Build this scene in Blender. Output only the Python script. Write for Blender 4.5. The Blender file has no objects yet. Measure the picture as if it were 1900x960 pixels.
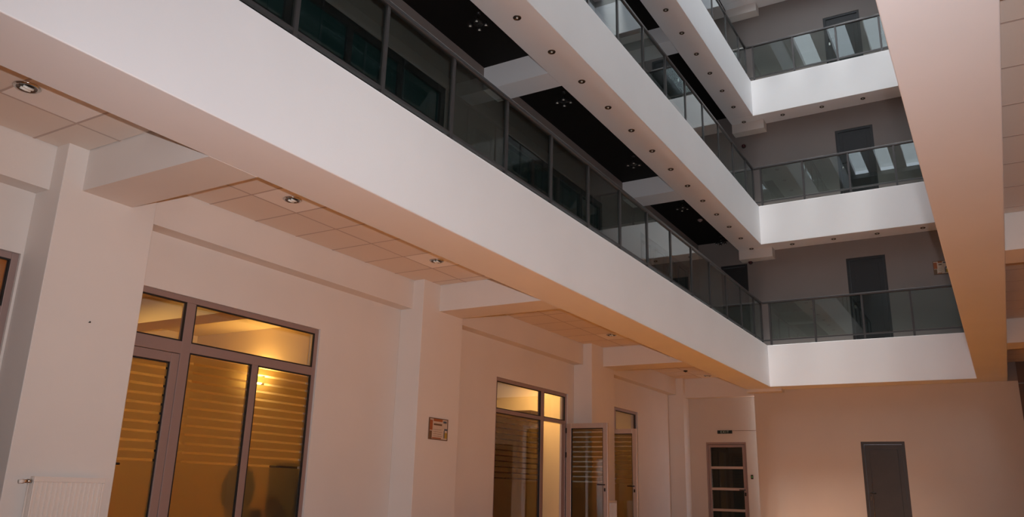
import bpy, bmesh, math, random
from mathutils import Matrix, Vector
random.seed(7)
SC = bpy.context.scene
COL = SC.collection

# ------------------------------------------------------------------ camera
cam_d = bpy.data.cameras.new('camera'); cam = bpy.data.objects.new('camera', cam_d); COL.objects.link(cam)
cam_d.sensor_width = 36.0; cam_d.lens = 28.2558; cam_d.clip_end = 200
rt = Vector((0.85978, 0.51001, 0.025675)); up = Vector((0.12048, -0.25145, 0.96034)); fw = Vector((-0.496244, 0.822592, 0.27764))
cam.matrix_world = Matrix(((rt.x, up.x, -fw.x, 0.0), (rt.y, up.y, -fw.y, 0.0), (rt.z, up.z, -fw.z, 0.9), (0, 0, 0, 1)))
SC.camera = cam
# ------------------------------------------------------------------ world, daylight, exposure
w = bpy.data.worlds.new('world'); SC.world = w; w.use_nodes = True
bg = w.node_tree.nodes['Background']; bg.inputs[0].default_value = (0.80, 0.88, 1.0, 1); bg.inputs[1].default_value = 4.4
SC.view_settings.view_transform = 'Standard'; SC.view_settings.look = 'None'
SC.view_settings.exposure = 0.0; SC.view_settings.gamma = 1.0; SC.view_settings.use_curve_mapping = False
SC.cycles.max_bounces = 10; SC.cycles.diffuse_bounces = 6; SC.cycles.glossy_bounces = 4
SC.cycles.transparent_max_bounces = 24; SC.cycles.transmission_bounces = 6
SC.cycles.sample_clamp_indirect = 6.0; SC.cycles.caustics_reflective = False; SC.cycles.caustics_refractive = False
def light(name, kind, loc, energy, color, direction=None, size=None, portal=False, **kw):
    l = bpy.data.lights.new(name, kind); l.energy = energy; l.color = color
    if kind == 'AREA': l.shape = 'RECTANGLE'; l.size, l.size_y = size
    for k, v in kw.items(): setattr(l, k, v)
    if portal: l.cycles.is_portal = True
    o = bpy.data.objects.new(name, l); COL.objects.link(o); o.location = loc
    if direction: o.rotation_euler = Vector(direction).to_track_quat('-Z', 'Y').to_euler()
    return o
light('skylight_portal', 'AREA', (-2.4, 10.6, 15.25), 1, (1, 1, 1), (0, 0, -1), (4.3, 17.8), True)
light('entrance_fill_portal', 'AREA', (-0.52, -3.98, 1.15), 1, (1, 1, 1), (0, 1, 0), (2.2, 2.3), True)  # sky fill through the added glazing behind the camera
# high, hazy sun falling steeply through the skylight
light('sun', 'SUN', (0, 0, 30), 11.2, (1.0, 0.98, 0.975), (-0.12, 0.204, -1.0), angle=math.radians(15))
# the photographer's flash, beside and above the lens
light('camera_flash', 'SPOT', (0.10, -0.02, 1.06), 1270, (0.98, 0.97, 1.0), fw, spot_size=math.radians(108), spot_blend=1.0, shadow_soft_size=0.03)

# ------------------------------------------------------------------ materials
def mat(name, col, rough=0.6, metal=0.0, spec=0.5, noise=0.0, nscale=3.0, bump=0.0, bscale=60.0, coat=0.0, emit=None, estr=0.0):
    m = bpy.data.materials.new(name); m.use_nodes = True; nt = m.node_tree; b = nt.nodes['Principled BSDF']
    c = (*col, 1); b.inputs['Base Color'].default_value = c; b.inputs['Roughness'].default_value = rough
    b.inputs['Metallic'].default_value = metal; b.inputs['Specular IOR Level'].default_value = spec
    b.inputs['Coat Weight'].default_value = coat
    if emit: b.inputs['Emission Color'].default_value = (*emit, 1); b.inputs['Emission Strength'].default_value = estr
    tc = None
    if noise or bump: tc = nt.nodes.new('ShaderNodeTexCoord')
    if noise:
        n = nt.nodes.new('ShaderNodeTexNoise'); n.inputs['Scale'].default_value = nscale; n.inputs['Detail'].default_value = 5
        r = nt.nodes.new('ShaderNodeValToRGB')
        r.color_ramp.elements[0].position = 0.3; r.color_ramp.elements[1].position = 0.7
        r.color_ramp.elements[0].color = (*[v * (1 - noise) for v in col], 1); r.color_ramp.elements[1].color = (*[min(1, v * (1 + noise * .4)) for v in col], 1)
        nt.links.new(tc.outputs['Object'], n.inputs['Vector']); nt.links.new(n.outputs['Fac'], r.inputs['Fac']); nt.links.new(r.outputs['Color'], b.inputs['Base Color'])
    if bump:
        n2 = nt.nodes.new('ShaderNodeTexNoise'); n2.inputs['Scale'].default_value = bscale; n2.inputs['Detail'].default_value = 4
        bp = nt.nodes.new('ShaderNodeBump'); bp.inputs['Strength'].default_value = bump; bp.inputs['Distance'].default_value = 0.004
        nt.links.new(tc.outputs['Object'], n2.inputs['Vector']); nt.links.new(n2.outputs['Fac'], bp.inputs['Height']); nt.links.new(bp.outputs['Normal'], b.inputs['Normal'])
    return m
def glass_mat(name, tint, ior=1.5, rough=0.0, gloss=(0.9, 0.95, 0.95)):
    m = bpy.data.materials.new(name); m.use_nodes = True; nt = m.node_tree; nt.nodes.clear()
    out = nt.nodes.new('ShaderNodeOutputMaterial'); mx = nt.nodes.new('ShaderNodeMixShader')
    tr = nt.nodes.new('ShaderNodeBsdfTransparent'); tr.inputs[0].default_value = (*tint, 1)
    gl = nt.nodes.new('ShaderNodeBsdfGlossy'); gl.inputs['Roughness'].default_value = rough; gl.inputs[0].default_value = (*gloss, 1)
    fr = nt.nodes.new('ShaderNodeFresnel'); fr.inputs[0].default_value = ior
    ge = nt.nodes.new('ShaderNodeNewGeometry'); iv = nt.nodes.new('ShaderNodeMath'); iv.operation = 'SUBTRACT'; iv.inputs[0].default_value = 1.0
    mu = nt.nodes.new('ShaderNodeMath'); mu.operation = 'MULTIPLY'       # thin sheet: only its outer faces reflect
    nt.links.new(ge.outputs['Backfacing'], iv.inputs[1]); 
    ad = nt.nodes.new('ShaderNodeMath'); ad.operation = 'ADD'; ad.inputs[1].default_value = 1.0
    dv = nt.nodes.new('ShaderNodeMath'); dv.operation = 'DIVIDE'; db = nt.nodes.new('ShaderNodeMath'); db.operation = 'MULTIPLY'; db.inputs[1].default_value = 2.0
    nt.links.new(fr.outputs[0], ad.inputs[0]); nt.links.new(fr.outputs[0], db.inputs[0]); nt.links.new(db.outputs[0], dv.inputs[0]); nt.links.new(ad.outputs[0], dv.inputs[1])
    nt.links.new(dv.outputs[0], mu.inputs[0]); nt.links.new(iv.outputs[0], mu.inputs[1])
    nt.links.new(mu.outputs[0], mx.inputs[0]); nt.links.new(tr.outputs[0], mx.inputs[1]); nt.links.new(gl.outputs[0], mx.inputs[2])
    nt.links.new(mx.outputs[0], out.inputs[0]); return m
def film_mat(name, col):
    m = bpy.data.materials.new(name); m.use_nodes = True; nt = m.node_tree; nt.nodes.clear()
    out = nt.nodes.new('ShaderNodeOutputMaterial'); mx = nt.nodes.new('ShaderNodeMixShader'); mx.inputs[0].default_value = 0.18
    tl = nt.nodes.new('ShaderNodeBsdfTranslucent'); tl.inputs[0].default_value = (*col, 1)
    df = nt.nodes.new('ShaderNodeBsdfDiffuse'); df.inputs[0].default_value = (*col, 1)
    nt.links.new(tl.outputs[0], mx.inputs[1]); nt.links.new(df.outputs[0], mx.inputs[2]); rf = nt.nodes.new('ShaderNodeBsdfRefraction'); rf.inputs['Color'].default_value = (*col, 1); rf.inputs['Roughness'].default_value = 0.38; rf.inputs['IOR'].default_value = 1.15
    m2 = nt.nodes.new('ShaderNodeMixShader'); m2.inputs[0].default_value = 0.72
    nt.links.new(mx.outputs[0], m2.inputs[1]); nt.links.new(rf.outputs[0], m2.inputs[2]); nt.links.new(m2.outputs[0], out.inputs[0]); return m
def wood_mat(name, c1, c2, rough=0.5, scale=2.0):
    m = mat(name, c1, rough); nt = m.node_tree; b = nt.nodes['Principled BSDF']
    b.inputs['Specular IOR Level'].default_value = 0.25
    tc = nt.nodes.new('ShaderNodeTexCoord'); mp = nt.nodes.new('ShaderNodeMapping'); mp.inputs['Scale'].default_value = (scale * 6, scale, scale)
    n = nt.nodes.new('ShaderNodeTexNoise'); n.inputs['Scale'].default_value = 3; n.inputs['Detail'].default_value = 6
    r = nt.nodes.new('ShaderNodeValToRGB'); r.color_ramp.elements[0].color = (*c1, 1); r.color_ramp.elements[1].color = (*c2, 1)
    nt.links.new(tc.outputs['Object'], mp.inputs[0]); nt.links.new(mp.outputs[0], n.inputs['Vector']); nt.links.new(n.outputs['Fac'], r.inputs[0]); nt.links.new(r.outputs[0], b.inputs['Base Color'])
    return m
WALL = mat('wall_paint', (0.72, 0.665, 0.625), 0.7, noise=0.035, nscale=1.2, bump=0.15, bscale=90)
BACKW = mat('dimmed_wall_paint', (0.60, 0.52, 0.455), 0.7, noise=0.035, nscale=1.2, bump=0.15, bscale=90)  # wall paint darkened and warmed, standing in for weaker light at the far end
FASC = mat('fascia_white_paint', (0.81, 0.805, 0.825), 0.65, noise=0.03, nscale=0.9, bump=0.1, bscale=70)
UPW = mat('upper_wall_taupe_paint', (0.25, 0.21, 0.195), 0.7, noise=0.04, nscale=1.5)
TILE = mat('ceiling_tile_fibre', (0.74, 0.65, 0.58), 0.9, bump=0.25, bscale=160)
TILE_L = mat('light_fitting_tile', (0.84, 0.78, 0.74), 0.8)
GRID = mat('ceiling_grid_metal', (0.13, 0.09, 0.075), 0.6)
TBAR = mat('ceiling_tee_bar', (0.50, 0.40, 0.35), 0.6)
DARKW = wood_mat('dark_wood_ceiling', (0.003, 0.002, 0.0015), (0.006, 0.004, 0.003), 0.8)
FLOOR = mat('terracotta_floor', (0.57, 0.205, 0.028), 0.35, noise=0.12, nscale=2.0)
ALU = mat('brown_grey_aluminium', (0.36, 0.26, 0.24), 0.38, metal=0.35, spec=0.5)
ALUL = mat('pale_aluminium', (0.56, 0.44, 0.38), 0.38, metal=0.3)
GASK = mat('black_gasket', (0.012, 0.01, 0.01), 0.6)
RAIL = mat('dark_steel_rail', (0.075, 0.068, 0.068), 0.35, metal=0.5)
DFRAME = mat('dark_window_frame', (0.020, 0.019, 0.020), 0.45)
GLASS = glass_mat('railing_glass', (0.76, 0.82, 0.80), 1.5)
CLEAR = glass_mat('clear_glass', (0.93, 0.94, 0.92), 1.45)
DGLASS = mat('dark_tinted_glass', (0.02, 0.05, 0.05), 0.04, spec=0.6)
FILM = film_mat('frosted_film', (0.84, 0.74, 0.50))
DOORB = mat('dark_brown_door', (0.042, 0.032, 0.028), 0.45, noise=0.1, nscale=6)
DOORG = mat('dark_grey_door', (0.015, 0.014, 0.015), 0.5)
CHROME = mat('chrome', (0.55, 0.52, 0.48), 0.12, metal=1.0)
DCHROME = mat('dark_bronze_metal', (0.10, 0.07, 0.05), 0.3, metal=0.8)
BULB = mat('pearl_bulb', (0.8, 0.78, 0.72), 0.15, spec=0.8)
BLACK = mat('black_plastic', (0.012, 0.011, 0.011), 0.4)
RADI = mat('cream_radiator_enamel', (0.74, 0.66, 0.60), 0.4)
BRASS = mat('brass', (0.45, 0.25, 0.13), 0.35, metal=0.8)
SIGNK = mat('sign_dark_green', (0.006, 0.018, 0.014), 0.4)
SIGNW = mat('sign_pale_letters', (0.42, 0.52, 0.48), 0.5)
GREEN = mat('green_button', (0.10, 0.42, 0.10), 0.3)
REDK = mat('dark_red_plastic', (0.06, 0.006, 0.008), 0.4)
PAPER = mat('aged_paper', (0.58, 0.46, 0.36), 0.8, noise=0.08, nscale=20)
P_RED = mat('print_rust', (0.35, 0.10, 0.03), 0.7)
P_BLUE = mat('print_slate', (0.08, 0.10, 0.13), 0.7)
P_YEL = mat('print_yellow', (0.42, 0.27, 0.04), 0.7)
P_BRN = mat('print_brown', (0.16, 0.09, 0.05), 0.7)
ROOMW = mat('office_cream_paint', (0.78, 0.64, 0.42), 0.8)
ROOMC = mat('office_ceiling_paint', (0.72, 0.62, 0.46), 0.8)
LEATH = mat('dark_brown_leather', (0.05, 0.022, 0.012), 0.45)
CABW = wood_mat('brown_cabinet_wood', (0.07, 0.04, 0.018), (0.11, 0.065, 0.03), 0.5)
WARM = mat('warm_lamp_glass', (0.9, 0.8, 0.6), 0.5, emit=(1.0, 0.62, 0.22), estr=14)
CLAD = wood_mat('brown_cladding', (0.10, 0.055, 0.035), (0.14, 0.08, 0.05), 0.5)
ROOF = mat('roof_concrete', (0.35, 0.34, 0.33), 0.9)
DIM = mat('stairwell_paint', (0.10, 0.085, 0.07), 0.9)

# ------------------------------------------------------------------ helpers
BF = ((0, 3, 2, 1), (4, 5, 6, 7), (0, 1, 5, 4), (1, 2, 6, 5), (2, 3, 7, 6), (3, 0, 4, 7))
def box_data(boxes, off=(0, 0, 0)):
    v, f = [], []
    for x0, x1, y0, y1, z0, z1 in boxes:
        n = len(v)
        v += [(x0 - off[0], y0 - off[1], z0 - off[2]), (x1 - off[0], y0 - off[1], z0 - off[2]), (x1 - off[0], y1 - off[1], z0 - off[2]), (x0 - off[0], y1 - off[1], z0 - off[2]),
              (x0 - off[0], y0 - off[1], z1 - off[2]), (x1 - off[0], y0 - off[1], z1 - off[2]), (x1 - off[0], y1 - off[1], z1 - off[2]), (x0 - off[0], y1 - off[1], z1 - off[2])]
        f += [tuple(i + n for i in q) for q in BF]
    return v, f
def mesh(name, v, f, m, smooth=False):
    me = bpy.data.meshes.new(name); me.from_pydata(v, [], f); me.materials.append(m); me.update()
    if smooth: me.polygons.foreach_set('use_smooth', [True] * len(me.polygons))
    return me
def link(name, me, parent=None, loc=(0, 0, 0), rot=None):
    o = bpy.data.objects.new(name, me); COL.objects.link(o); o.location = loc
    if rot: o.rotation_euler = rot
    if parent: o.parent = parent
    return o
def tag(o, label, cat, group=None, kind=None):
    o['label'] = label; o['category'] = cat
    if group: o['group'] = group
    if kind: o['kind'] = kind
    return o
def part(name, boxes, m, parent, off=(0, 0, 0), bevel=0.0):
    if not isinstance(boxes, list): boxes = [boxes]
    o = link(name, mesh(name, *box_data(boxes, off), m), parent)
    if bevel:
        md = o.modifiers.new('bevel', 'BEVEL'); md.width = bevel; md.segments = 2
    return o
def struct(name, boxes, m, label, cat, bevel=0.0):
    if not isinstance(boxes, list): boxes = [boxes]
    b = boxes; lo = (min(q[0] for q in b), min(q[2] for q in b), min(q[4] for q in b)); hi = (max(q[1] for q in b), max(q[3] for q in b))
    off = ((lo[0] + hi[0]) / 2, (lo[1] + hi[1]) / 2, lo[2])
    o = link(name, mesh(name, *box_data(boxes, off), m), None, off)
    if bevel:
        md = o.modifiers.new('bevel', 'BEVEL'); md.width = bevel; md.segments = 2
    return tag(o, label, cat, None, 'structure')
def thing(name, label, cat, loc=(0, 0, 0), rotz=0.0, group=None, kind=None):
    o = bpy.data.objects.new(name, None); COL.objects.link(o); o.location = loc; o.rotation_euler = (0, 0, rotz); o.empty_display_size = .2
    return tag(o, label, cat, group, kind)
def holes(a0, a1, z0, z1, hs):
    """rectangle minus holes -> list of rectangles"""
    hs = [(max(h[0], a0), min(h[1], a1), max(h[2], z0), min(h[3], z1)) for h in hs if h[0] < a1 and h[1] > a0 and h[2] < z1 and h[3] > z0]
    xs = sorted({a0, a1, *[h[0] for h in hs], *[h[1] for h in hs]}); xs = [x for x in xs if a0 <= x <= a1]
    out = []
    for p, q in zip(xs[:-1], xs[1:]):
        cuts = sorted([(h[2], h[3]) for h in hs if h[0] <= p and h[1] >= q]); z = z0
        for c in cuts:
            if c[0] > z: out.append((p, q, z, c[0]))
            z = max(z, c[1])
        if z < z1: out.append((p, q, z, z1))
    return out
def xwall(x0, x1, y0, y1, z0, z1, hs): return [(x0, x1, a, b, c, d) for a, b, c, d in holes(y0, y1, z0, z1, hs)]
def ywall(y0, y1, x0, x1, z0, z1, hs): return [(a, b, y0, y1, c, d) for a, b, c, d in holes(x0, x1, z0, z1, hs)]
def lathe(name, prof, m, seg=20, smooth=True):
    v, f = [], []
    for r, z in prof:
        for k in range(seg):
            a = 2 * math.pi * k / seg; v.append((r * math.cos(a), r * math.sin(a), z))
    for i in range(len(prof) - 1):
        for k in range(seg):
            k2 = (k + 1) % seg; f.append((i * seg + k, i * seg + k2, (i + 1) * seg + k2, (i + 1) * seg + k))
    return mesh(name, v, f, m, smooth)
def tube(name, pts, r, m, seg=10):
    v, f = [], []
    pts = [Vector(p) for p in pts]
    for i, p in enumerate(pts):
        d = (pts[min(i + 1, len(pts) - 1)] - pts[max(i - 1, 0)]).normalized(); q = d.to_track_quat('Z', 'Y')
        for k in range(seg):
            a = 2 * math.pi * k / seg; v.append(tuple(p + q @ Vector((r * math.cos(a), r * math.sin(a), 0))))
    for i in range(len(pts) - 1):
        for k in range(seg):
            k2 = (k + 1) % seg; f.append((i * seg + k, i * seg + k2, (i + 1) * seg + k2, (i + 1) * seg + k))
    f.append(tuple(range(seg))[::-1]); f.append(tuple(range(len(v) - seg, len(v))))
    return mesh(name, v, f, m, True)
def copy_tree(o, parent=None):
    c = o.copy(); COL.objects.link(c); c.parent = parent
    for ch in list(o.children): copy_tree(ch, c)
    return c
ORD = ['first', 'second', 'third', 'fourth', 'fifth', 'sixth', 'seventh', 'eighth', 'ninth', 'tenth', 'eleventh', 'twelfth', 'thirteenth', 'fourteenth']
LEV = {0: 'first', 1: 'second', 2: 'third', 3: 'top'}     # galleries counted from the ground up

# ------------------------------------------------------------------ measures
XF, XS, XR, XR2, YF, YB = -4.5165, -5.155, -0.2877, 0.268, 19.38, 19.99
BZ = [3.398, 6.899, 10.390, 13.885]; TZ = [4.385, 7.905, 11.396, 14.89]
FL = [t - 0.05 for t in TZ]; ZC = [3.79, 7.29, 10.785, 14.28]
Y0 = -2.0
XW = -7.25; XP = -6.85; XU = -6.30
RW = 2.45; RP = 2.05; RU = 1.50
CB = [(-1.70, -1.15), (3.83, 4.33), (9.34, 9.90), (15.10, 15.74)]
PL = [(-1.90, -0.95), (3.64, 4.58), (8.94, 9.95), (14.55, 15.64)]

# ------------------------------------------------------------------ ground floor shell
struct('floor', (-12.0, 4.0, -6.0, 23.0, -0.2, 0.0), FLOOR, 'warm terracotta floor of the hall, below the picture', 'floor')
G_OPEN = [(1.15, 3.62, 0, 2.80), (4.60, 7.37, 0, 2.80), (11.62, 14.29, 0, 2.76), (15.66, 17.90, 0, 2.74)]
struct('wall_left', xwall(-7.42, XW, -4.0, 20.40, 0, 3.82, G_OPEN), WALL, 'pale pinkish wall with the office glazing on the left of the hall', 'wall')
struct('wall_right', (RW, RW + .15, -4.0, 20.40, 0, 3.82), WALL, 'pale wall under the gallery on the right, out of the picture', 'wall')
back_doors = [(-2.74, -1.84, 0.0, 2.165), (-2.69, -1.83, FL[0], 6.465), (-5.72, -5.04, FL[0], 6.63), (-2.67, -1.80, FL[1], 9.81), (-2.71, -1.83, FL[2], 13.06)]
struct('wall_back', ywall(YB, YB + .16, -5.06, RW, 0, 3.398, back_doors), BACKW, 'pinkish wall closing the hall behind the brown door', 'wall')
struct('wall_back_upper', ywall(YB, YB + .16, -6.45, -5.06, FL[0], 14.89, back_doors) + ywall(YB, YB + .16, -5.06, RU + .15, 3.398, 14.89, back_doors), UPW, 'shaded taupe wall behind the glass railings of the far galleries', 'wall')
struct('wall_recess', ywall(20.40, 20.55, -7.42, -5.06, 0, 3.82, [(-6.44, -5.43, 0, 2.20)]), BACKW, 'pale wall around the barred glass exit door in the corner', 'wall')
struct('wall_front', ywall(-4.15, -4.0, -7.42, RW + .15, 0, 3.82, [(-1.64, 0.6, 0, 2.3)]), WALL, 'entrance wall behind the photographer', 'wall')
struct('wall_front_upper', (-7.0, 2.6, Y0 - .2, Y0, 3.398, 15.0), FASC, 'white wall of the upper hall behind the photographer', 'wall')
struct('wall_stairwell', [(-7.0, -6.9, 20.55, 22.4, 0, 3.2), (-5.0, -4.9, 20.55, 22.4, 0, 3.2), (-7.0, -4.9, 22.4, 22.5, 0, 3.2), (-7.0, -4.9, 20.55, 22.5, 3.2, 3.3)], DIM, 'unlit stairwell walls behind the barred exit door', 'wall')
# pillars, beams
pname = ['behind the photographer', 'in the foreground with the radiator on it', 'in the middle carrying the framed notice', 'behind the open glass door']
for i, (a, b) in enumerate(PL):
    struct('pillar', (XW, XP, a, b, 0, 3.82), WALL, 'pale square pillar on the left ' + pname[i], 'pillar', 0.006)
    struct('pillar', (RP, RW, a, b, 0, 3.82), WALL, 'pale pillar of the right side, out of the picture, %s from the entrance' % ORD[i], 'pillar')
struct('pillar', (XW, XP, YB, 20.40, 0, 3.82), WALL, 'narrow pale corner pillar left of the barred exit door', 'pillar', 0.006)
bname = ['over the entrance end', 'over the foreground pillar', 'over the middle pillar', 'over the pillar by the open door']
for i, (a, b) in enumerate(CB):
    struct('cross_beam', (XP, XS, a, b, BZ[0], 3.82), WALL, 'pale cross beam under the left gallery ' + bname[i], 'beam')
    struct('cross_beam', (XR2, RP, a, b, BZ[0], 3.82), WALL, 'pale cross beam under the right gallery, %s from the entrance' % ORD[i], 'beam')
ends = [-4.0] + [v for p in PL for v in p] + [YB]
for i in range(0, len(ends), 2):
    struct('wall_beam', (XW, XP - .19, ends[i], ends[i + 1], 3.375, 3.82), WALL, 'long pale downstand beam above the office glazing, %s bay from the entrance' % ORD[i // 2], 'beam')
struct('cross_beam', (XP, -5.06, 20.15, 20.40, 3.30, 3.82), WALL, 'short pale beam above the barred exit door', 'beam')
# slabs over the ground floor
struct('slab_left', [(-7.42, XS, -4.15, 20.55, 3.82, FL[0]), (XS, XS + .05, -4.15, 20.55, 3.86, FL[0])], FASC, 'gallery slab above the left aisle', 'slab')
struct('slab_right', (XR2, RW + .15, -4.15, 20.55, 3.82, FL[0]), FASC, 'gallery slab above the right aisle', 'slab')
struct('slab_front', (XS + .05, XR2, -4.15, Y0 - .2, 3.398, FL[0]), FASC, 'slab above the entrance behind the photographer', 'slab')
# suspended ceilings of tiles
tw, th = 0.58, 0.022
def tile_mesh(m, wx, wy): return mesh('ceiling_tile', *box_data([(-wx / 2, wx / 2, -wy / 2, wy / 2, 0, th)]), m)
bays = [(-1.15, 3.83), (4.33, 9.34), (9.90, 15.10), (15.74, YB)]
joints0 = [5.33, 5.33, 10.52, 16.37]
lit = {(0, 'l'): [2.85], (1, 'l'): [5.63, 8.22], (2, 'l'): [11.1, 13.86], (3, 'l'): [16.8, 19.75]}
for side, xj in (('l', [XP - .19, -6.40, -5.775, XS]), ('r', [XR2, 0.92, 1.56, RP + .19])):
    if side == 'l': xj = [-7.04, -6.40, XS]
    for i, (a, b) in enumerate(bays):
        yy = [y for y in [joints0[i] + .635 * k for k in range(-12, 16)] if a + .08 < y < b - .08]
        yy = [a] + yy + [b if i < 3 or side == 'r' else 20.15]
        lab = ('suspended tile ceiling under the left gallery, %s bay from the entrance' if side == 'l' else 'suspended tile ceiling at the right edge, %s bay from the entrance') % ORD[i]
        y_end = b if i < 3 else (YB if side == 'r' else 20.15)
        c = struct('ceiling', (xj[0], xj[-1], a, y_end, 3.812, 3.82), GRID, lab, 'ceiling')
        off = c.location
        cache = {}
        part('grid', [(xj[0], xj[-1], y - .011, y + .011, 3.7885, 3.802) for y in yy[1:-1]] + [(x - .011, x + .011, yy[0], yy[-1], 3.789, 3.802) for x in xj[1:-1]], TBAR, c, tuple(off))
        for p, q in zip(xj[:-1], xj[1:]):
            for y0, y1 in zip(yy[:-1], yy[1:]):
                wx, wy = round(q - p - .022, 3), round(y1 - y0 - .022, 3)
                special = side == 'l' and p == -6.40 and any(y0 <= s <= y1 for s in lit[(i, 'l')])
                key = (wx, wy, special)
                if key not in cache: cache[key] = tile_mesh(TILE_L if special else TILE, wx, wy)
                t = link('ceiling_tile', cache[key], c, ((p + q) / 2 - off[0], (y0 + y1) / 2 - off[1], 3.79 - off[2]))

# ------------------------------------------------------------------ galleries
gside = 'left'
for k in range(4):
    b, t, L = BZ[k], TZ[k], LEV[k]
    struct('edge_beam', (XS, XF, Y0, YF, b, t), FASC, 'white edge beam of the %s gallery along the left side' % L, 'beam', 0.008)
    struct('edge_beam', (XS, XR2, YF, YB, b, t), FASC, 'white edge beam of the %s gallery across the far end' % L, 'beam', 0.008)
    struct('edge_beam', (XR, XR2, Y0, YF, b, t), FASC, 'edge beam of the %s gallery along the right side' % L, 'beam', 0.008)
    struct('beam_stub', (XS, -4.33, 19.68, YB, b - .24 if k else b - .07, b), WALL, 'small beam stub below the %s gallery in the far left corner' % L, 'beam')
    if k == 0: continue
    struct('ceiling', (XU, XS, Y0, YB, ZC[k], ZC[k] + .03), DARKW, 'dark wooden ceiling of the left gallery below the %s edge beam' % L, 'ceiling')
    struct('slab_left', (XU - .15, XS, Y0, YB, ZC[k] + .03, FL[k]), FASC, 'left gallery slab at the %s gallery' % L, 'slab')
    struct('ceiling', (XR2, RU, Y0, YB, ZC[k], ZC[k] + .03), DARKW, 'dark wooden ceiling of the right gallery below the %s edge beam' % L, 'ceiling')
    struct('slab_right', (XR2, RU + .15, Y0, YB, ZC[k] + .03, FL[k]), FASC, 'right gallery slab at the %s gallery' % L, 'slab')
    for j, (a, c) in enumerate([(3.95, 4.40), (9.44, 9.88), (14.93, 15.50)]):
        struct('cross_beam', (XU, XS, a, c, b, ZC[k]), FASC, 'pale cross beam under the %s left gallery, %s from the entrance' % (L, ORD[j]), 'beam')
        struct('cross_beam', (XR2, RU, a, c, b, ZC[k]), FASC, 'pale cross beam under the %s right gallery, %s from the entrance' % (L, ORD[j]), 'beam')
# upper side walls with dark window bands
WB = [(4.45, 8.47), (10.15, 13.90), (15.90, 19.20)]
nwin = 20
for k in range(3):
    z0, z1, wt = FL[k], ZC[k + 1] + .03, TZ[k] + 2.085
    hs = [(a, b, z0 + .12, wt) for a, b in WB]
    for side in ('left', 'right'):
        x0, x1 = ((XU - .15, XU) if side == 'left' else (RU, RU + .15))
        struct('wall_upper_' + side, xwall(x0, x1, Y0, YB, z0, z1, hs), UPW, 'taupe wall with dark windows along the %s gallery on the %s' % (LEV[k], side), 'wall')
        for j, (a, b) in enumerate(WB):
            nwin += 1
            xc = XU - .06 if side == 'left' else RU + .06
            wd = thing('window_%d' % nwin, 'dark framed office window on the %s %s gallery, %s from the entrance' % (LEV[k], side, ORD[j]), 'window', (xc, (a + b) / 2, z0 + .12), 0, None, 'structure')
            off = tuple(wd.location); mull = [a + (b - a) * q for q in (.25, .5, .75)]
            fr = [(xc - .05, xc + .05, a, a + .1, z0 + .12, wt), (xc - .05, xc + .05, b - .1, b, z0 + .12, wt), (xc - .05, xc + .05, a + .1, b - .1, wt - .11, wt), (xc - .05, xc + .05, a + .1, b - .1, z0 + .12, z0 + .22)]
            part('frame', fr, DFRAME, wd, off)
            for q in mull: part('mullion', (xc - .045, xc + .045, q - .05, q + .05, z0 + .22, wt - .11), DFRAME, wd, off)
            part('mid_rail', (xc - .04, xc + .04, a + .1, b - .1, z0 + 1.42, z0 + 1.55), DFRAME, wd, off)
            yy = [a + .1] + [v for q in mull for v in (q - .05, q + .05)] + [b - .1]
            for p, q in zip(yy[::2], yy[1::2]):
                part('pane', (xc - .008, xc + .008, p, q, z0 + .22, z0 + 1.42), DGLASS, wd, off); part('pane', (xc - .008, xc + .008, p, q, z0 + 1.55, wt - .11), DGLASS, wd, off)
# roof with skylight
struct('ceiling_roof', [(-7.0, XF, -2.2, 20.2, 15.0, 15.2), (XR, 2.6, -2.2, 20.2, 15.0, 15.2), (XF, XR, YF, 20.2, 15.0, 15.2), (XF, XR, -2.2, 1.7, 15.0, 15.2)], ROOF, 'flat roof around the skylight above the hall', 'roof')
struct('wall_parapet', [(XS, XF, Y0, YB, 14.89, 15.0), (XR, XR2, Y0, YB, 14.89, 15.0), (XF, XR, YF, YB, 14.89, 15.0)], FASC, 'kerb carrying the skylight', 'wall')
sk = thing('window_50', 'long glazed skylight in the roof above the hall', 'skylight', (-2.4, 11.3, 15.2), 0, None, 'structure')
nb = 5; pit = (XR - XF) / (nb - 1)
for i in range(nb):
    xx = XF + pit * i; part('skylight_beam', (xx - .25, xx + .25, 1.7, YF, 15.2, 15.42), FASC, sk, (-2.4, 11.3, 15.2))
for i in range(nb - 1):
    for j in range(6):
        ya = 1.7 + j * 2.946; part('pane', (XF + pit * i + .25, XF + pit * (i + 1) - .25, ya + .02, ya + 2.93, 15.34, 15.352), CLEAR, sk, (-2.4, 11.3, 15.2))
ent = thing('door_20', 'unseen glazed doors added behind the photographer for cool fill light', 'door', (-1.6, -4.07, 0), 0, None, 'structure')  # unseen glazing, added and sized to let in cool fill light
for x in (-1.64, -.56, .52): part('mullion', (x, x + .08, -4.12, -4.02, 0, 2.3), ALU, ent, (-1.6, -4.07, 0))
for x in (-1.64, -.56): part('pane', (x + .08, x + 1.08, -4.075, -4.065, 0, 2.3), CLEAR, ent, (-1.6, -4.07, 0))

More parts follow.
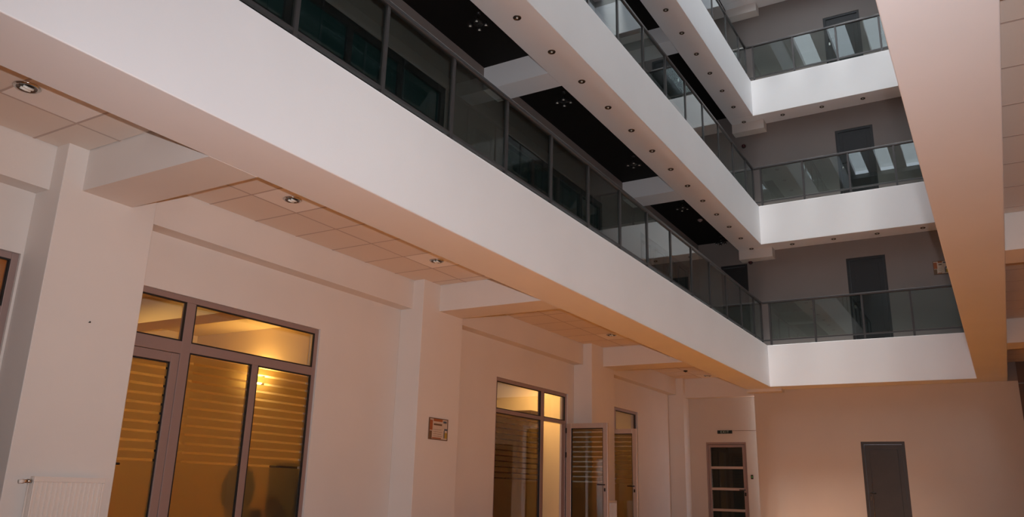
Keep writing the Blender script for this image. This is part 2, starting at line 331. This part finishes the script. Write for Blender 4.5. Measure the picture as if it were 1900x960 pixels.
# ------------------------------------------------------------------ railings
POST = mesh('post', *box_data([(-.022, .022, -.022, .022, 0, 1.07), (-.05, .05, -.04, .04, 0, .012)]), RAIL)
pane_cache = {}
def railing(label, group, loc, rotz, posts):
    r = thing('glass_railing', label, 'railing', loc, rotz, group)
    L = posts[-1]
    part('top_rail', (0, L, -.03, .03, 1.045, 1.095), RAIL, r, bevel=.008)
    part('bottom_rail', (0, L, -.018, .018, .125, .155), RAIL, r)
    for p in posts: link('post', POST, r, (p, 0, 0))
    for p, q in zip(posts[:-1], posts[1:]):
        wd = round(q - p - .05, 3)
        if wd < .1: continue
        if wd not in pane_cache: pane_cache[wd] = mesh('glass_pane', *box_data([(0, wd, -.005, .005, .165, 1.04)]), GLASS)
        link('glass_pane', pane_cache[wd], r, (p + .025, 0, 0))
    return r
lp = [4.10 + 1.13 * k for k in range(-5, 14)] + [19.48]
for k in range(3):
    railing('glass railing along the left %s gallery, grey posts and handrail' % LEV[k], 'glass railings', (-4.65, lp[0], TZ[k]), math.pi / 2, [y - lp[0] for y in lp])
    bp = [-4.65, -4.45, -3.43, -2.37, -1.36, -0.36, -.20]
    railing('glass railing across the far end of the %s gallery' % LEV[k], 'glass railings', (-4.62, 19.51, TZ[k]), 0, [x + 4.62 for x in bp[1:]])
    railing('glass railing along the right %s gallery above the photographer' % LEV[k], 'glass railings', (-.155, lp[0], TZ[k]), math.pi / 2, [y - lp[0] for y in lp[:-1]] + [19.42 - lp[0]])

# ------------------------------------------------------------------ office glazing
def strips(y0, y1, parent, x, off, zt, zb=0.06, z_last=1.10, first=None):
    """frosted film: one tall sheet below, narrow bands above with clear gaps"""
    part('film_sheet', (x - .0015, x + .0015, y0, y1, zb, z_last - .012), FILM, parent, off)
    z = z_last + .012
    while z < zt - .03:
        part('film_strip', (x - .0015, x + .0015, y0, y1, z, min(z + .068, zt)), FILM, parent, off); z += .092
def gask(parent, off, x, y0, y1, z0, z1, g=.014):
    part('gasket', [(x - .012, x + .012, y0, y0 + g, z0, z1), (x - .012, x + .012, y1 - g, y1, z0, z1), (x - .012, x + .012, y0 + g, y1 - g, z0, z0 + g), (x - .012, x + .012, y0 + g, y1 - g, z1 - g, z1)], GASK, parent, off)
def glazing(n, label, y0, y1, ztop, bars, panes):
    g = thing('window_%d' % n, label, 'window', (-7.31, (y0 + y1) / 2, 0), 0, None, 'structure'); off = tuple(g.location)
    X0, X1 = -7.35, -7.275
    part('frame', [(X0, X1, y0, y0 + .06, 0, ztop), (X0, X1, y1 - .06, y1, 0, ztop), (X0, X1, y0 + .06, y1 - .06, ztop - .06, ztop)], ALU, g, off, .004)
    for nm, a, b, c, d in bars: part(nm, (X0 + .002, X1 - .002, a, b, c, d), ALU, g, off, .004)
    for a, b, c, d, film in panes:
        p = part('pane', (-7.317, -7.305, a, b, c, d), CLEAR, g, off)
        gask(p, off, -7.292, a, b, c, d)
        if film: strips(a, b, p, -7.322, off, d)
    return g
# leaf of a glazed door, hinge at origin, leaf along +x, front facing -y
def leaf(name, label, loc, rotz, W, H, handle_x, pale, flip=1):
    m = ALUL if pale else ALU
    d = thing(name, label, 'door', loc, rotz, None, 'structure'); t = .03
    part('door_frame', [(0, .095, -t, t, .02, H), (W - .095, W, -t, t, .02, H), (.095, W - .095, -t, t, H - .095, H), (.095, W - .095, -t, t, .02, .14)], m, d, bevel=.005)
    p = part('pane', (.095, W - .095, -.006, .006, .14, H - .095), CLEAR, d)
    part('gasket', [(.095, .108, -.016, .016, .14, H - .095), (W - .108, W - .095, -.016, .016, .14, H - .095), (.108, W - .108, -.016, .016, H - .108, H - .095)], GASK, p)
    part('film_sheet', (.108, W - .108, .007, .010, .14, 1.088), FILM, p)
    z = 1.112
    while z < H - .13: part('film_strip', (.108, W - .108, .007, .010, z, min(z + .068, H - .108)), FILM, p); z += .092
    s = -1 if handle_x > W / 2 else 1
    for sy in (-1, 1):
        h = link('handle', tube('handle', [(handle_x, sy * t, 1.05), (handle_x, sy * (t + .045), 1.05), (handle_x + s * .02, sy * (t + .052), 1.05), (handle_x + s * .13, sy * (t + .052), 1.05)], .011, BLACK), d)
        part('lock_plate', (handle_x - .016, handle_x + .016, sy * t - .004, sy * t + .004, .93, .99), BLACK, h)
    for z in (.25, 1.59, 2.05):
        part('hinge', (-.02, .0, -.012 - t, .012 - t, z - .05, z + .05), BLACK, d)
    return d
# bay with the camera-side edge (only its far corner shows)
glazing(1, 'grey framed office glazing at the left edge, mostly out of the picture', 1.15, 3.62, 2.80, [('transom', 1.21, 3.56, 2.20, 2.32), ('mullion', 2.60, 2.68, 0, 2.20), ('mullion', 2.58, 2.70, 2.32, 2.74)],
        [(1.21, 2.60, .05, 2.20, True), (1.21, 2.58, 2.32, 2.74, False), (2.70, 3.56, 2.32, 2.74, False)])
leaf('door_1', 'closed grey framed glass door left of the foreground pillar', (-7.31, 3.56, 0), -math.pi / 2, .87, 2.19, .80, False)
# foreground glazing
glazing(2, 'large grey framed office glazing right of the foreground pillar, yellow frosted stripes', 4.60, 7.37, 2.80,
        [('mullion', 5.40, 5.515, 0, 2.74), ('transom', 4.66, 5.40, 2.19, 2.32), ('transom', 5.515, 7.31, 2.215, 2.315), ('mullion', 6.365, 6.455, 0, 2.215)],
        [(4.66, 5.40, 2.32, 2.74, False), (5.515, 7.31, 2.315, 2.74, False), (5.515, 6.365, .05, 2.215, True), (6.455, 7.31, .05, 2.215, True)])
leaf('door_2', 'closed grey framed glass door beside the foreground pillar, striped frosted film', (-7.31, 5.395, 0), -math.pi / 2, .73, 2.185, .66, False)
# middle glazing with the open door
glazing(3, 'grey framed office glazing left of the open glass door', 11.62, 14.29, 2.76,
        [('mullion', 13.245, 13.365, 0, 2.70), ('transom', 11.68, 13.245, 2.17, 2.235), ('transom', 13.365, 14.23, 2.17, 2.235)],
        [(11.68, 13.245, 2.235, 2.70, False), (13.365, 14.23, 2.235, 2.70, False), (11.68, 13.245, .05, 2.17, True)])
leaf('door_3', 'open glass door with pale frame and black handle standing out from the wall', (-7.24, 14.26, 0), 0.0, .86, 2.185, .80, True)
glazing(4, 'dark office glazing behind the third pillar', 15.66, 17.90, 2.74,
        [('mullion', 16.60, 16.68, 0, 2.68), ('transom', 15.72, 16.60, 2.19, 2.26), ('transom', 16.68, 17.84, 2.19, 2.26)],
        [(15.72, 16.60, 2.26, 2.68, False), (16.68, 17.84, 2.26, 2.68, False), (16.68, 17.84, .05, 2.19, True)])
leaf('door_4', 'second open glass door, half hidden behind the third pillar', (-7.24, 15.74, 0), 0.0, .84, 2.185, .78, True)

# offices behind the glazing
struct('wall_office_back', xwall(-11.75, -11.6, -1.0, 20.4, 0, 3.3, [(3.0, 5.4, .9, 2.3)]), ROOMW, 'cream back wall of the offices', 'wall')
struct('wall_office_partition', [(-11.6, -7.42, 8.9, 9.05, 0, 3.3), (-11.6, -7.42, 15.0, 15.15, 0, 3.3), (-11.6, -7.42, -1.15, -1.0, 0, 3.3), (-11.6, -7.42, 20.25, 20.4, 0, 3.3)], ROOMW, 'cream partition walls between the offices', 'wall')
struct('ceiling_office', [(-11.75, -7.42, -1.15, 20.4, 3.3, 3.4)], ROOMC, 'plain cream ceiling of the offices', 'ceiling')
struct('office_beam', (-11.6, -7.42, 6.6, 7.0, 2.95, 3.3), ROOMC, 'cream ceiling beam inside the foreground office', 'beam')
struct('office_beam', (-11.6, -7.42, 12.4, 12.8, 2.95, 3.3), ROOMC, 'cream ceiling beam inside the office with the open door', 'beam')
ow = thing('window_5', 'small garden window in the back wall of the foreground office', 'window', (-11.67, 4.2, .9), 0, None, 'structure')
part('frame', [(-11.70, -11.64, 3.0, 3.07, .9, 2.3), (-11.70, -11.64, 5.33, 5.4, .9, 2.3), (-11.70, -11.64, 3.07, 5.33, .9, .97), (-11.70, -11.64, 3.07, 5.33, 2.23, 2.3), (-11.70, -11.64, 4.17, 4.23, .97, 2.23)], ALU, ow, (-11.67, 4.2, .9))
for a, b in ((3.07, 4.17), (4.23, 5.33)): part('pane', (-11.675, -11.665, a, b, .97, 2.23), DGLASS, ow, (-11.67, 4.2, .9))
def sconce(label, loc, energy, rotz, col=(1.0, 0.60, 0.20)):
    s = thing('wall_lamp', label, 'lamp', loc, rotz, 'office wall lamps')
    part('bracket', (-.04, .04, -.02, .0, -.08, .08), DCHROME, s)
    link('shade', lathe('shade', [(.02, -.10), (.10, -.05), (.14, .04), (.13, .04), (.09, -.04), (.0, -.08)], WARM, 20), s, (0, -.15, 0))
    link('arm', tube('arm', [(0, -.02, -.03), (0, -.08, -.09), (0, -.15, -.10)], .01, DCHROME), s)
    l = light('lamp_glow', 'POINT', (0, -.15, .03), energy, col, shadow_soft_size=.06); l.parent = s
    return s
sconce('warm uplight on the partition of the foreground office', (-9.9, 8.9, 2.45), 20, 0, (1.0, 0.55, 0.14))
def panel_lamp(label, loc, energy, col):
    s = thing('ceiling_lamp', label, 'lamp', loc, 0, 'office ceiling lamps')
    part('housing', (-.32, .32, -.32, .32, -.05, 0), ALUL, s); part('diffuser', (-.29, .29, -.29, .29, -.06, -.05), WARM, s)
    l = light('lamp_glow', 'AREA', (0, 0, -.08), energy, col, (0, 0, -1), (.5, .5)); l.parent = s
panel_lamp('square warm ceiling lamp in the foreground office', (-9.5, 5.4, 3.3), 34, (1.0, .56, .12))
panel_lamp('square warm ceiling lamp in the office with the open door', (-8.15, 14.25, 3.3), 17, (1.0, .55, .20))
panel_lamp('square ceiling lamp in the last office', (-9.6, 18.0, 3.3), 12, (1.0, .7, .4))
cb = thing('cabinet', 'tall brown cabinet against the partition inside the middle office', 'cabinet', (-8.78, 14.765, 0))
part('carcass', (-.55, .55, -.22, .22, .08, 2.50), CABW, cb, bevel=.006); part('plinth', (-.53, .53, -.20, .18, 0, .08), BLACK, cb)
for a, b in ((-.54, -.005), (.005, .54)):
    dr = part('door', (a, b, -.24, -.22, .10, 2.48), CABW, cb); kx = b - .05 if a < -.1 else a + .03
    part('knob', (kx, kx + .02, -.26, -.24, 1.1, 1.2), CHROME, dr)
# armchair and black chair close behind the frosted pane
ch = thing('armchair', 'dark brown high-backed armchair behind the frosted foreground pane', 'chair', (-7.83, 7.42, 0))
part('seat', (-.32, .30, -.34, .34, .22, .46), LEATH, ch, bevel=.04); part('backrest', (.16, .36, -.30, .34, .30, 1.16), LEATH, ch, bevel=.05)
for s in (-1, 1): part('armrest', (-.32, .18, s * .38 - .07, s * .38 + .07, .22, .62), LEATH, ch, bevel=.03)
for sx in (-.28, .26):
    for sy in (-.36, .36): part('leg', (sx - .025, sx + .025, sy - .025, sy + .025, 0, .22), BLACK, ch)
oc = thing('office_chair', 'black round-backed office chair beside the brown armchair, blurred by frosted glass', 'chair', (-7.88, 6.68, 0))
link('base', lathe('base', [(.0, .0), (.23, .0), (.22, .05), (.04, .12), (.03, .42), (0, .42)], BLACK), oc)
part('seat', (-.24, .24, -.24, .24, .42, .50), BLACK, oc, bevel=.03)
bk = lathe('backrest', [(0, -.03), (.20, -.03), (.25, 0), (.20, .03), (0, .03)], BLACK); bo = link('backrest', bk, oc, (.25, 0, .83), (0, math.pi / 2, 0)); bo.scale = (1.15, 1, 1)
part('stem', (.22, .25, -.03, .03, .46, .62), BLACK, oc)

# ------------------------------------------------------------------ doors on the far wall
def solid_door(n, label, x0, x1, z0, z1, m, handle=True):
    d = thing('door_%d' % n, label, 'door', ((x0 + x1) / 2, YB + .08, z0), 0, None, 'structure'); off = tuple(d.location)
    part('frame', [(x0, x0 + .06, YB + .01, YB + .12, z0, z1), (x1 - .06, x1, YB + .01, YB + .12, z0, z1), (x0 + .06, x1 - .06, YB + .01, YB + .12, z1 - .06, z1)], m, d, off)
    lf = part('leaf', (x0 + .064, x1 - .064, YB + .03, YB + .09, z0 + .01, z1 - .064), m, d, off)
    part('panel', [(x0 + .16, x1 - .16, YB + .022, YB + .03, z0 + .15, z1 - .17)], m, lf, off, .004)
    hx = x0 + .11
    h = link('handle', tube('handle', [(hx, YB + .03, z0 + 1.05), (hx, YB - .02, z0 + 1.05), (hx + .12, YB - .025, z0 + 1.05)], .011, BLACK), lf); h.location = (-off[0], -off[1], -off[2])
    part('lock_plate', (hx - .018, hx + .018, YB + .024, YB + .03, z0 + .90, z0 + .98), CHROME, lf, off)
    return d
solid_door(5, 'dark brown panelled door on the ground floor of the far wall', -2.74, -1.84, 0, 2.165, DOORB)
bd = bpy.data.objects['door_5']; part('glint_strip', (-2.74 + .150, -2.74 + .160, YB + .014, YB + .022, .12, 1.27), CHROME, [c for c in bd.children if c.name.startswith('leaf')][0], tuple(bd.location))  # bright strip added as the flash highlight along the panel moulding
solid_door(6, 'dark grey door on the far wall of the first gallery', -2.69, -1.83, FL[0], 6.465, DOORG)
solid_door(7, 'dark grey door on the far wall of the second gallery', -2.67, -1.80, FL[1], 9.81, DOORG)
solid_door(8, 'dark grey door on the far wall of the third gallery', -2.71, -1.83, FL[2], 13.06, DOORG)
solid_door(9, 'black doorway at the end of the left first gallery', -5.72, -5.04, FL[0], 6.63, DFRAME)
# barred glass exit door in the corner recess
xd = thing('door_10', 'glass exit door with three horizontal rails in the far left corner', 'door', (-5.935, 20.45, 0), 0, None, 'structure'); off = tuple(xd.location)
x0, x1 = -6.44, -5.43
part('frame', [(x0, x0 + .045, 20.43, 20.53, 0, 2.20), (x1 - .045, x1, 20.43, 20.53, 0, 2.20), (x0 + .045, x1 - .045, 20.43, 20.53, 2.15, 2.20)], ALU, xd, off)
lf = part('leaf', [(x0 + .05, x0 + .10, 20.44, 20.50, .02, 2.14), (x1 - .11, x1 - .05, 20.44, 20.50, .02, 2.14), (x0 + .10, x1 - .11, 20.44, 20.50, 2.08, 2.14), (x0 + .10, x1 - .11, 20.44, 20.50, .02, .12)], ALU, xd, off)
for z in (1.585, 1.075, .575): part('rail', (x0 + .10, x1 - .11, 20.445, 20.495, z - .03, z + .03), ALUL, lf, off)
zz = [.12, .545, .605, 1.045, 1.105, 1.555, 1.615, 2.08]
for a, b in zip(zz[::2], zz[1::2]): part('pane', (x0 + .10, x1 - .11, 20.465, 20.475, a, b), CLEAR, lf, off)
h = link('handle', tube('handle', [(x1 - .08, 20.44, 1.06), (x1 - .08, 20.39, 1.06), (x1 - .21, 20.385, 1.06)], .012, BLACK), lf); h.location = (-off[0], -off[1], 0)
part('lock_plate', (x1 - .10, x1 - .06, 20.434, 20.44, .92, 1.0), BLACK, lf, off)
# EXIT sign
sg = thing('exit_sign', 'small dark exit sign above the barred glass door', 'sign', (-5.935, 20.40, 2.41))
part('plate', (-.185, .185, -.03, 0, 0, .08), SIGNK, sg, bevel=.004)
fc = bpy.data.curves.new('letters', 'FONT'); fc.body = 'EXIT'; fc.size = .085; fc.align_x = 'CENTER'; fc.extrude = .001; fc.space_character = 1.3
fo = bpy.data.objects.new('letters_tmp', fc); COL.objects.link(fo); bpy.context.view_layer.update()
lm = bpy.data.meshes.new_from_object(fo.evaluated_get(bpy.context.evaluated_depsgraph_get())); bpy.data.objects.remove(fo); lm.materials.clear(); lm.materials.append(SIGNW)
link('letters', lm, sg, (0, -.0315, .011), (math.pi / 2, 0, 0))
cd = struct('trim_1', (-5.74, -5.07, 20.392, 20.40, 2.475, 2.483), P_BRN, 'thin cable line on the wall right of the exit sign', 'cable')
bt = thing('door_button', 'small exit button with green light beside the barred door', 'button', (-5.32, 20.40, 1.37))
part('plate', (-.03, .03, -.012, 0, -.05, .05), DCHROME, bt, bevel=.003); part('button', (-.016, .016, -.02, -.012, -.016, .016), GREEN, bt)
struct('wall_cladding', [(0.45, RW, 19.93, YB, 0, 3.33), (0.45, RW, 19.94, YB, 3.35, 3.80)], CLAD, 'dark brown cladding at the right end of the far wall', 'wall')

# ------------------------------------------------------------------ radiators
def radiator(label, loc, Ln, H, valve=True):
    r = thing('radiator', label, 'radiator', loc, 0, 'panel radiators')
    # corrugated front sheet facing +x
    n = int(Ln / .043); prof = []
    for i in range(n):
        a = -Ln / 2 + .02 + (Ln - .04) * i / n; s = (Ln - .04) / n
        prof += [(a, .049), (a + s * .3, .049), (a + s * .42, .062), (a + s * .88, .062)]
    prof.append((Ln / 2 - .02, .049))
    v = [(x, y, .04) for y, x in prof] + [(x, y, H - .04) for y, x in prof]; q = len(prof)
    f = [(i, i + 1, i + 1 + q, i + q) for i in range(q - 1)]
    link('front_sheet', mesh('front_sheet', v, f, RADI), r)
    part('body', [(.0, .043, -Ln / 2, Ln / 2, 0, H - .001), (.043, .063, -Ln / 2, Ln / 2, H - .04, H - .001), (.043, .063, -Ln / 2, Ln / 2, 0, .04), (.043, .063, -Ln / 2, -Ln / 2 + .02, .04, H - .04), (.043, .063, Ln / 2 - .02, Ln / 2, .04, H - .04)], RADI, r, bevel=.004)
    part('top_grille', (.003, .058, -Ln / 2, Ln / 2, H - .001, H + .004), RADI, r)
    part('bracket', [(-.045, .0, -Ln / 2 + .1, -Ln / 2 + .13, .1, H - .1), (-.045, .0, Ln / 2 - .13, Ln / 2 - .1, .1, H - .1)], RADI, r)
    if valve:
        vv = link('valve', tube('valve', [(.025, -Ln / 2, H - .035), (.025, -Ln / 2 - .035, H - .035)], .018, CHROME), r)
        link('valve_collar', tube('valve_collar', [(.025, -Ln / 2 - .035, H - .035), (.025, -Ln / 2 - .06, H - .037)], .013, BRASS), vv)
        link('valve_knob', tube('valve_knob', [(.025, -Ln / 2 - .06, H - .037), (.025, -Ln / 2 - .10, H - .04)], .017, RADI), vv)
        link('pipe', tube('pipe', [(.025, -Ln / 2 - .02, H - .05), (.025, -Ln / 2 - .02, -.3)], .009, RADI), vv)
    return r
radiator('cream ribbed panel radiator with brass valve on the foreground pillar', (XP + .045, 4.125, .31), .62, .60)
radiator('cream panel radiator low on the pillar behind the open door', (XP + .045, 15.12, .16), .72, .60, False)

# ------------------------------------------------------------------ downlights
def downlight_proto(r, bulbs):
    d = bpy.data.objects.new('downlight', None); COL.objects.link(d)
    link('trim_ring', lathe('trim_ring', [(r * 1.06, 0), (r * 1.08, -.006), (r * .96, -.014), (r * .80, -.012), (r * .78, -.001)], CHROME if bulbs else DCHROME, 24), d)
    link('reflector', lathe('reflector', [(r * .80, -.012), (r * .6, -.005), (r * .3, -.002), (.0005, -.002)], DCHROME, 24), d)
    if bulbs:
        for s in (-1, 1): link('bulb', tube('bulb', [(s * r * .22, -r * .42, -.014), (s * r * .22, 0, -.018), (s * r * .22, r * .42, -.014)], r * .13, BULB, 8), d)
    else:
        link('bulb', lathe('bulb', [(.0005, -.018), (r * .25, -.014), (r * .32, -.006), (r * .3, -.002)], BULB, 14), d)
    return d
big = downlight_proto(.092, True); small = downlight_proto(.052, False)
first = {'b': True, 's': True}
def place(kind, loc, label, group):
    src = big if kind == 'b' else small
    o = src if first[kind] else copy_tree(src); first[kind] = False
    o.location = loc; tag(o, label, 'downlight', group); return o
for i, y in enumerate([2.85, 5.63, 8.22, 11.10, 13.86, 16.80, 19.75]):
    if i in (3, 5): continue
    nm = {0: 'nearest the top left corner', 1: 'just past the foreground cross beam', 2: 'just before the middle pillar', 4: 'just before the third pillar', 6: 'nearest the barred exit door'}[i]
    place('b', (-6.115, y, 3.79), 'round chrome twin-bulb downlight in the tile ceiling ' + nm, 'downlights in the tile ceiling')
det = thing('smoke_detector', 'tiny dark detector on the tile ceiling in the far corner bay', 'detector', (-6.34, 18.74, 3.79))
link('base', lathe('base', [(.05, 0), (.05, -.02), (.03, -.035), (.0005, -.035)], BLACK), det); link('sensor', lathe('sensor', [(.02, -.034), (.015, -.045), (.0005, -.045)], DCHROME), det)
for k, n in ((1, 13), (2, 8)):
    for i in range(n):
        place('s', (-4.82, 19.62 - .972 * i, BZ[k]), 'small recessed spot in the left soffit of the %s gallery, %s from the far corner' % (LEV[k], ORD[i]), 'spots in the gallery soffits')
    for i in range(4):
        place('s', (-3.835 + .96 * i, 19.66, BZ[k]), 'small recessed spot in the far soffit of the %s gallery, %s from the left' % (LEV[k], ORD[i]), 'spots in the gallery soffits')
# pendant lamps on the dark ceiling
def pendant():
    d = bpy.data.objects.new('pendant_lamp', None); COL.objects.link(d)
    link('canopy', lathe('canopy', [(.035, 0), (.035, -.015), (.012, -.03), (.0005, -.03)], BLACK, 14), d)
    link('stem', tube('stem', [(0, 0, -.02), (0, 0, -.15)], .011, CHROME), d)
    link('plate', lathe('plate', [(.0005, -.145), (.06, -.15), (.085, -.165), (.06, -.185), (.0005, -.20)], BLACK, 18), d)
    for a in (0.4, 1.97, 3.54, 5.11):
        c = link('spot_head', lathe('spot_head', [(.012, .03), (.032, .0), (.036, -.03), (.028, -.032), (.0005, -.02)], BLACK, 12), d, (.11 * math.cos(a), .11 * math.sin(a), -.175))
        link('bulb', lathe('bulb', [(.0005, -.035), (.018, -.03), (.024, -.02)], BULB, 10), c)
    return d
pp = pendant()
for i, y in enumerate([5.2, 8.12, 10.73, 13.72, 16.57, 19.50]):
    o = pp if i == 0 else copy_tree(pp)
    o.location = (-5.55, y, ZC[1]); tag(o, 'small chrome cluster lamp on the dark left gallery ceiling, %s from the far end' % ORD[5 - i], 'lamp', 'cluster lamps on the dark ceiling')
sd = thing('smoke_detector', 'pale round smoke detector on the dark ceiling near the far end', 'detector', (-5.6, 18.0, ZC[1]))
link('base', lathe('base', [(.06, 0), (.06, -.02), (.045, -.035), (.0005, -.04)], ALU), sd); link('sensor', lathe('sensor', [(.025, -.038), (.02, -.055), (.0005, -.055)], ALU), sd)

# ------------------------------------------------------------------ small wall things
def notice(label, loc, rotz, W, H):
    n = thing('framed_notice', label, 'notice', loc, rotz)            # front faces -y in local space
    part('frame', [(-W / 2, -W / 2 + .012, -.016, 0, 0, H), (W / 2 - .012, W / 2, -.016, 0, 0, H), (-W / 2 + .012, W / 2 - .012, -.016, 0, 0, .012), (-W / 2 + .012, W / 2 - .012, -.016, 0, H - .012, H)], P_BRN, n)
    pr = part('print', (-W / 2 + .012, W / 2 - .012, -.010, -.002, .012, H - .012), PAPER, n)
    a, b = -W / 2 + .012, W / 2 - .012
    part('print_block', (a, a + .07, -.0115, -.010, .13, H - .03), P_RED, pr); part('print_block', (a, a + .06, -.0115, -.010, .012, .12), P_BRN, pr)
    part('print_block', (a + .09, b - .12, -.0115, -.010, H - .045, H - .012), P_RED, pr); part('print_block', (b - .10, b - .02, -.0115, -.010, H - .06, H - .03), P_BLUE, pr)
    part('print_block', (b - .06, b, -.0115, -.010, .03, .11), P_YEL, pr); part('print_block', (b - .08, b - .06, -.0115, -.010, .03, .14), P_BLUE, pr); part('print_block', (b - .07, b, -.0115, -.010, .14, .165), P_BLUE, pr)
    part('print_block', (a + .10, b - .13, -.0115, -.010, H - .10, H - .075), P_BRN, pr)
    for i in range(4): part('print_line', (a + .09, b - .12 - .02 * (i % 2), -.0113, -.010, .05 + .03 * i, .054 + .03 * i), P_BRN, pr)
    part('print_block', (a + .07, b - .14, -.0115, -.010, .016, .032), P_RED, pr)
    return n
notice('small framed colour-bordered notice on the middle pillar', (XP, 9.445, 1.56), math.pi / 2, .45, .30)
notice('small framed picture high on the far right wall of the first gallery', (-.70, YB, 5.855), 0, .32, .31)
for k, z in ((0, 6.65), (1, 9.86)):
    s = thing('alarm_sounder', 'small dark red alarm sounder in the far left corner of the %s gallery' % LEV[k], 'alarm', (-4.95, YB, z))
    o = link('base', lathe('base', [(.055, 0), (.055, .02), (.05, .03), (.0005, .03)], BLACK), s, (0, 0, 0), (math.pi / 2, 0, 0)); link('horn', lathe('horn', [(.045, .03), (.05, .05), (.035, .08), (.0005, .085)], REDK), s, (0, 0, 0), (math.pi / 2, 0, 0))
nl = thing('nail', 'small dark nail in the plaster of the foreground pillar', 'nail', (XP, 4.10, 2.24))
link('shank', tube('shank', [(0, 0, 0), (.02, 0, .002)], .003, BLACK), nl); link('head', tube('head', [(.02, 0, .002), (.023, 0, .002)], .008, BLACK), nl)
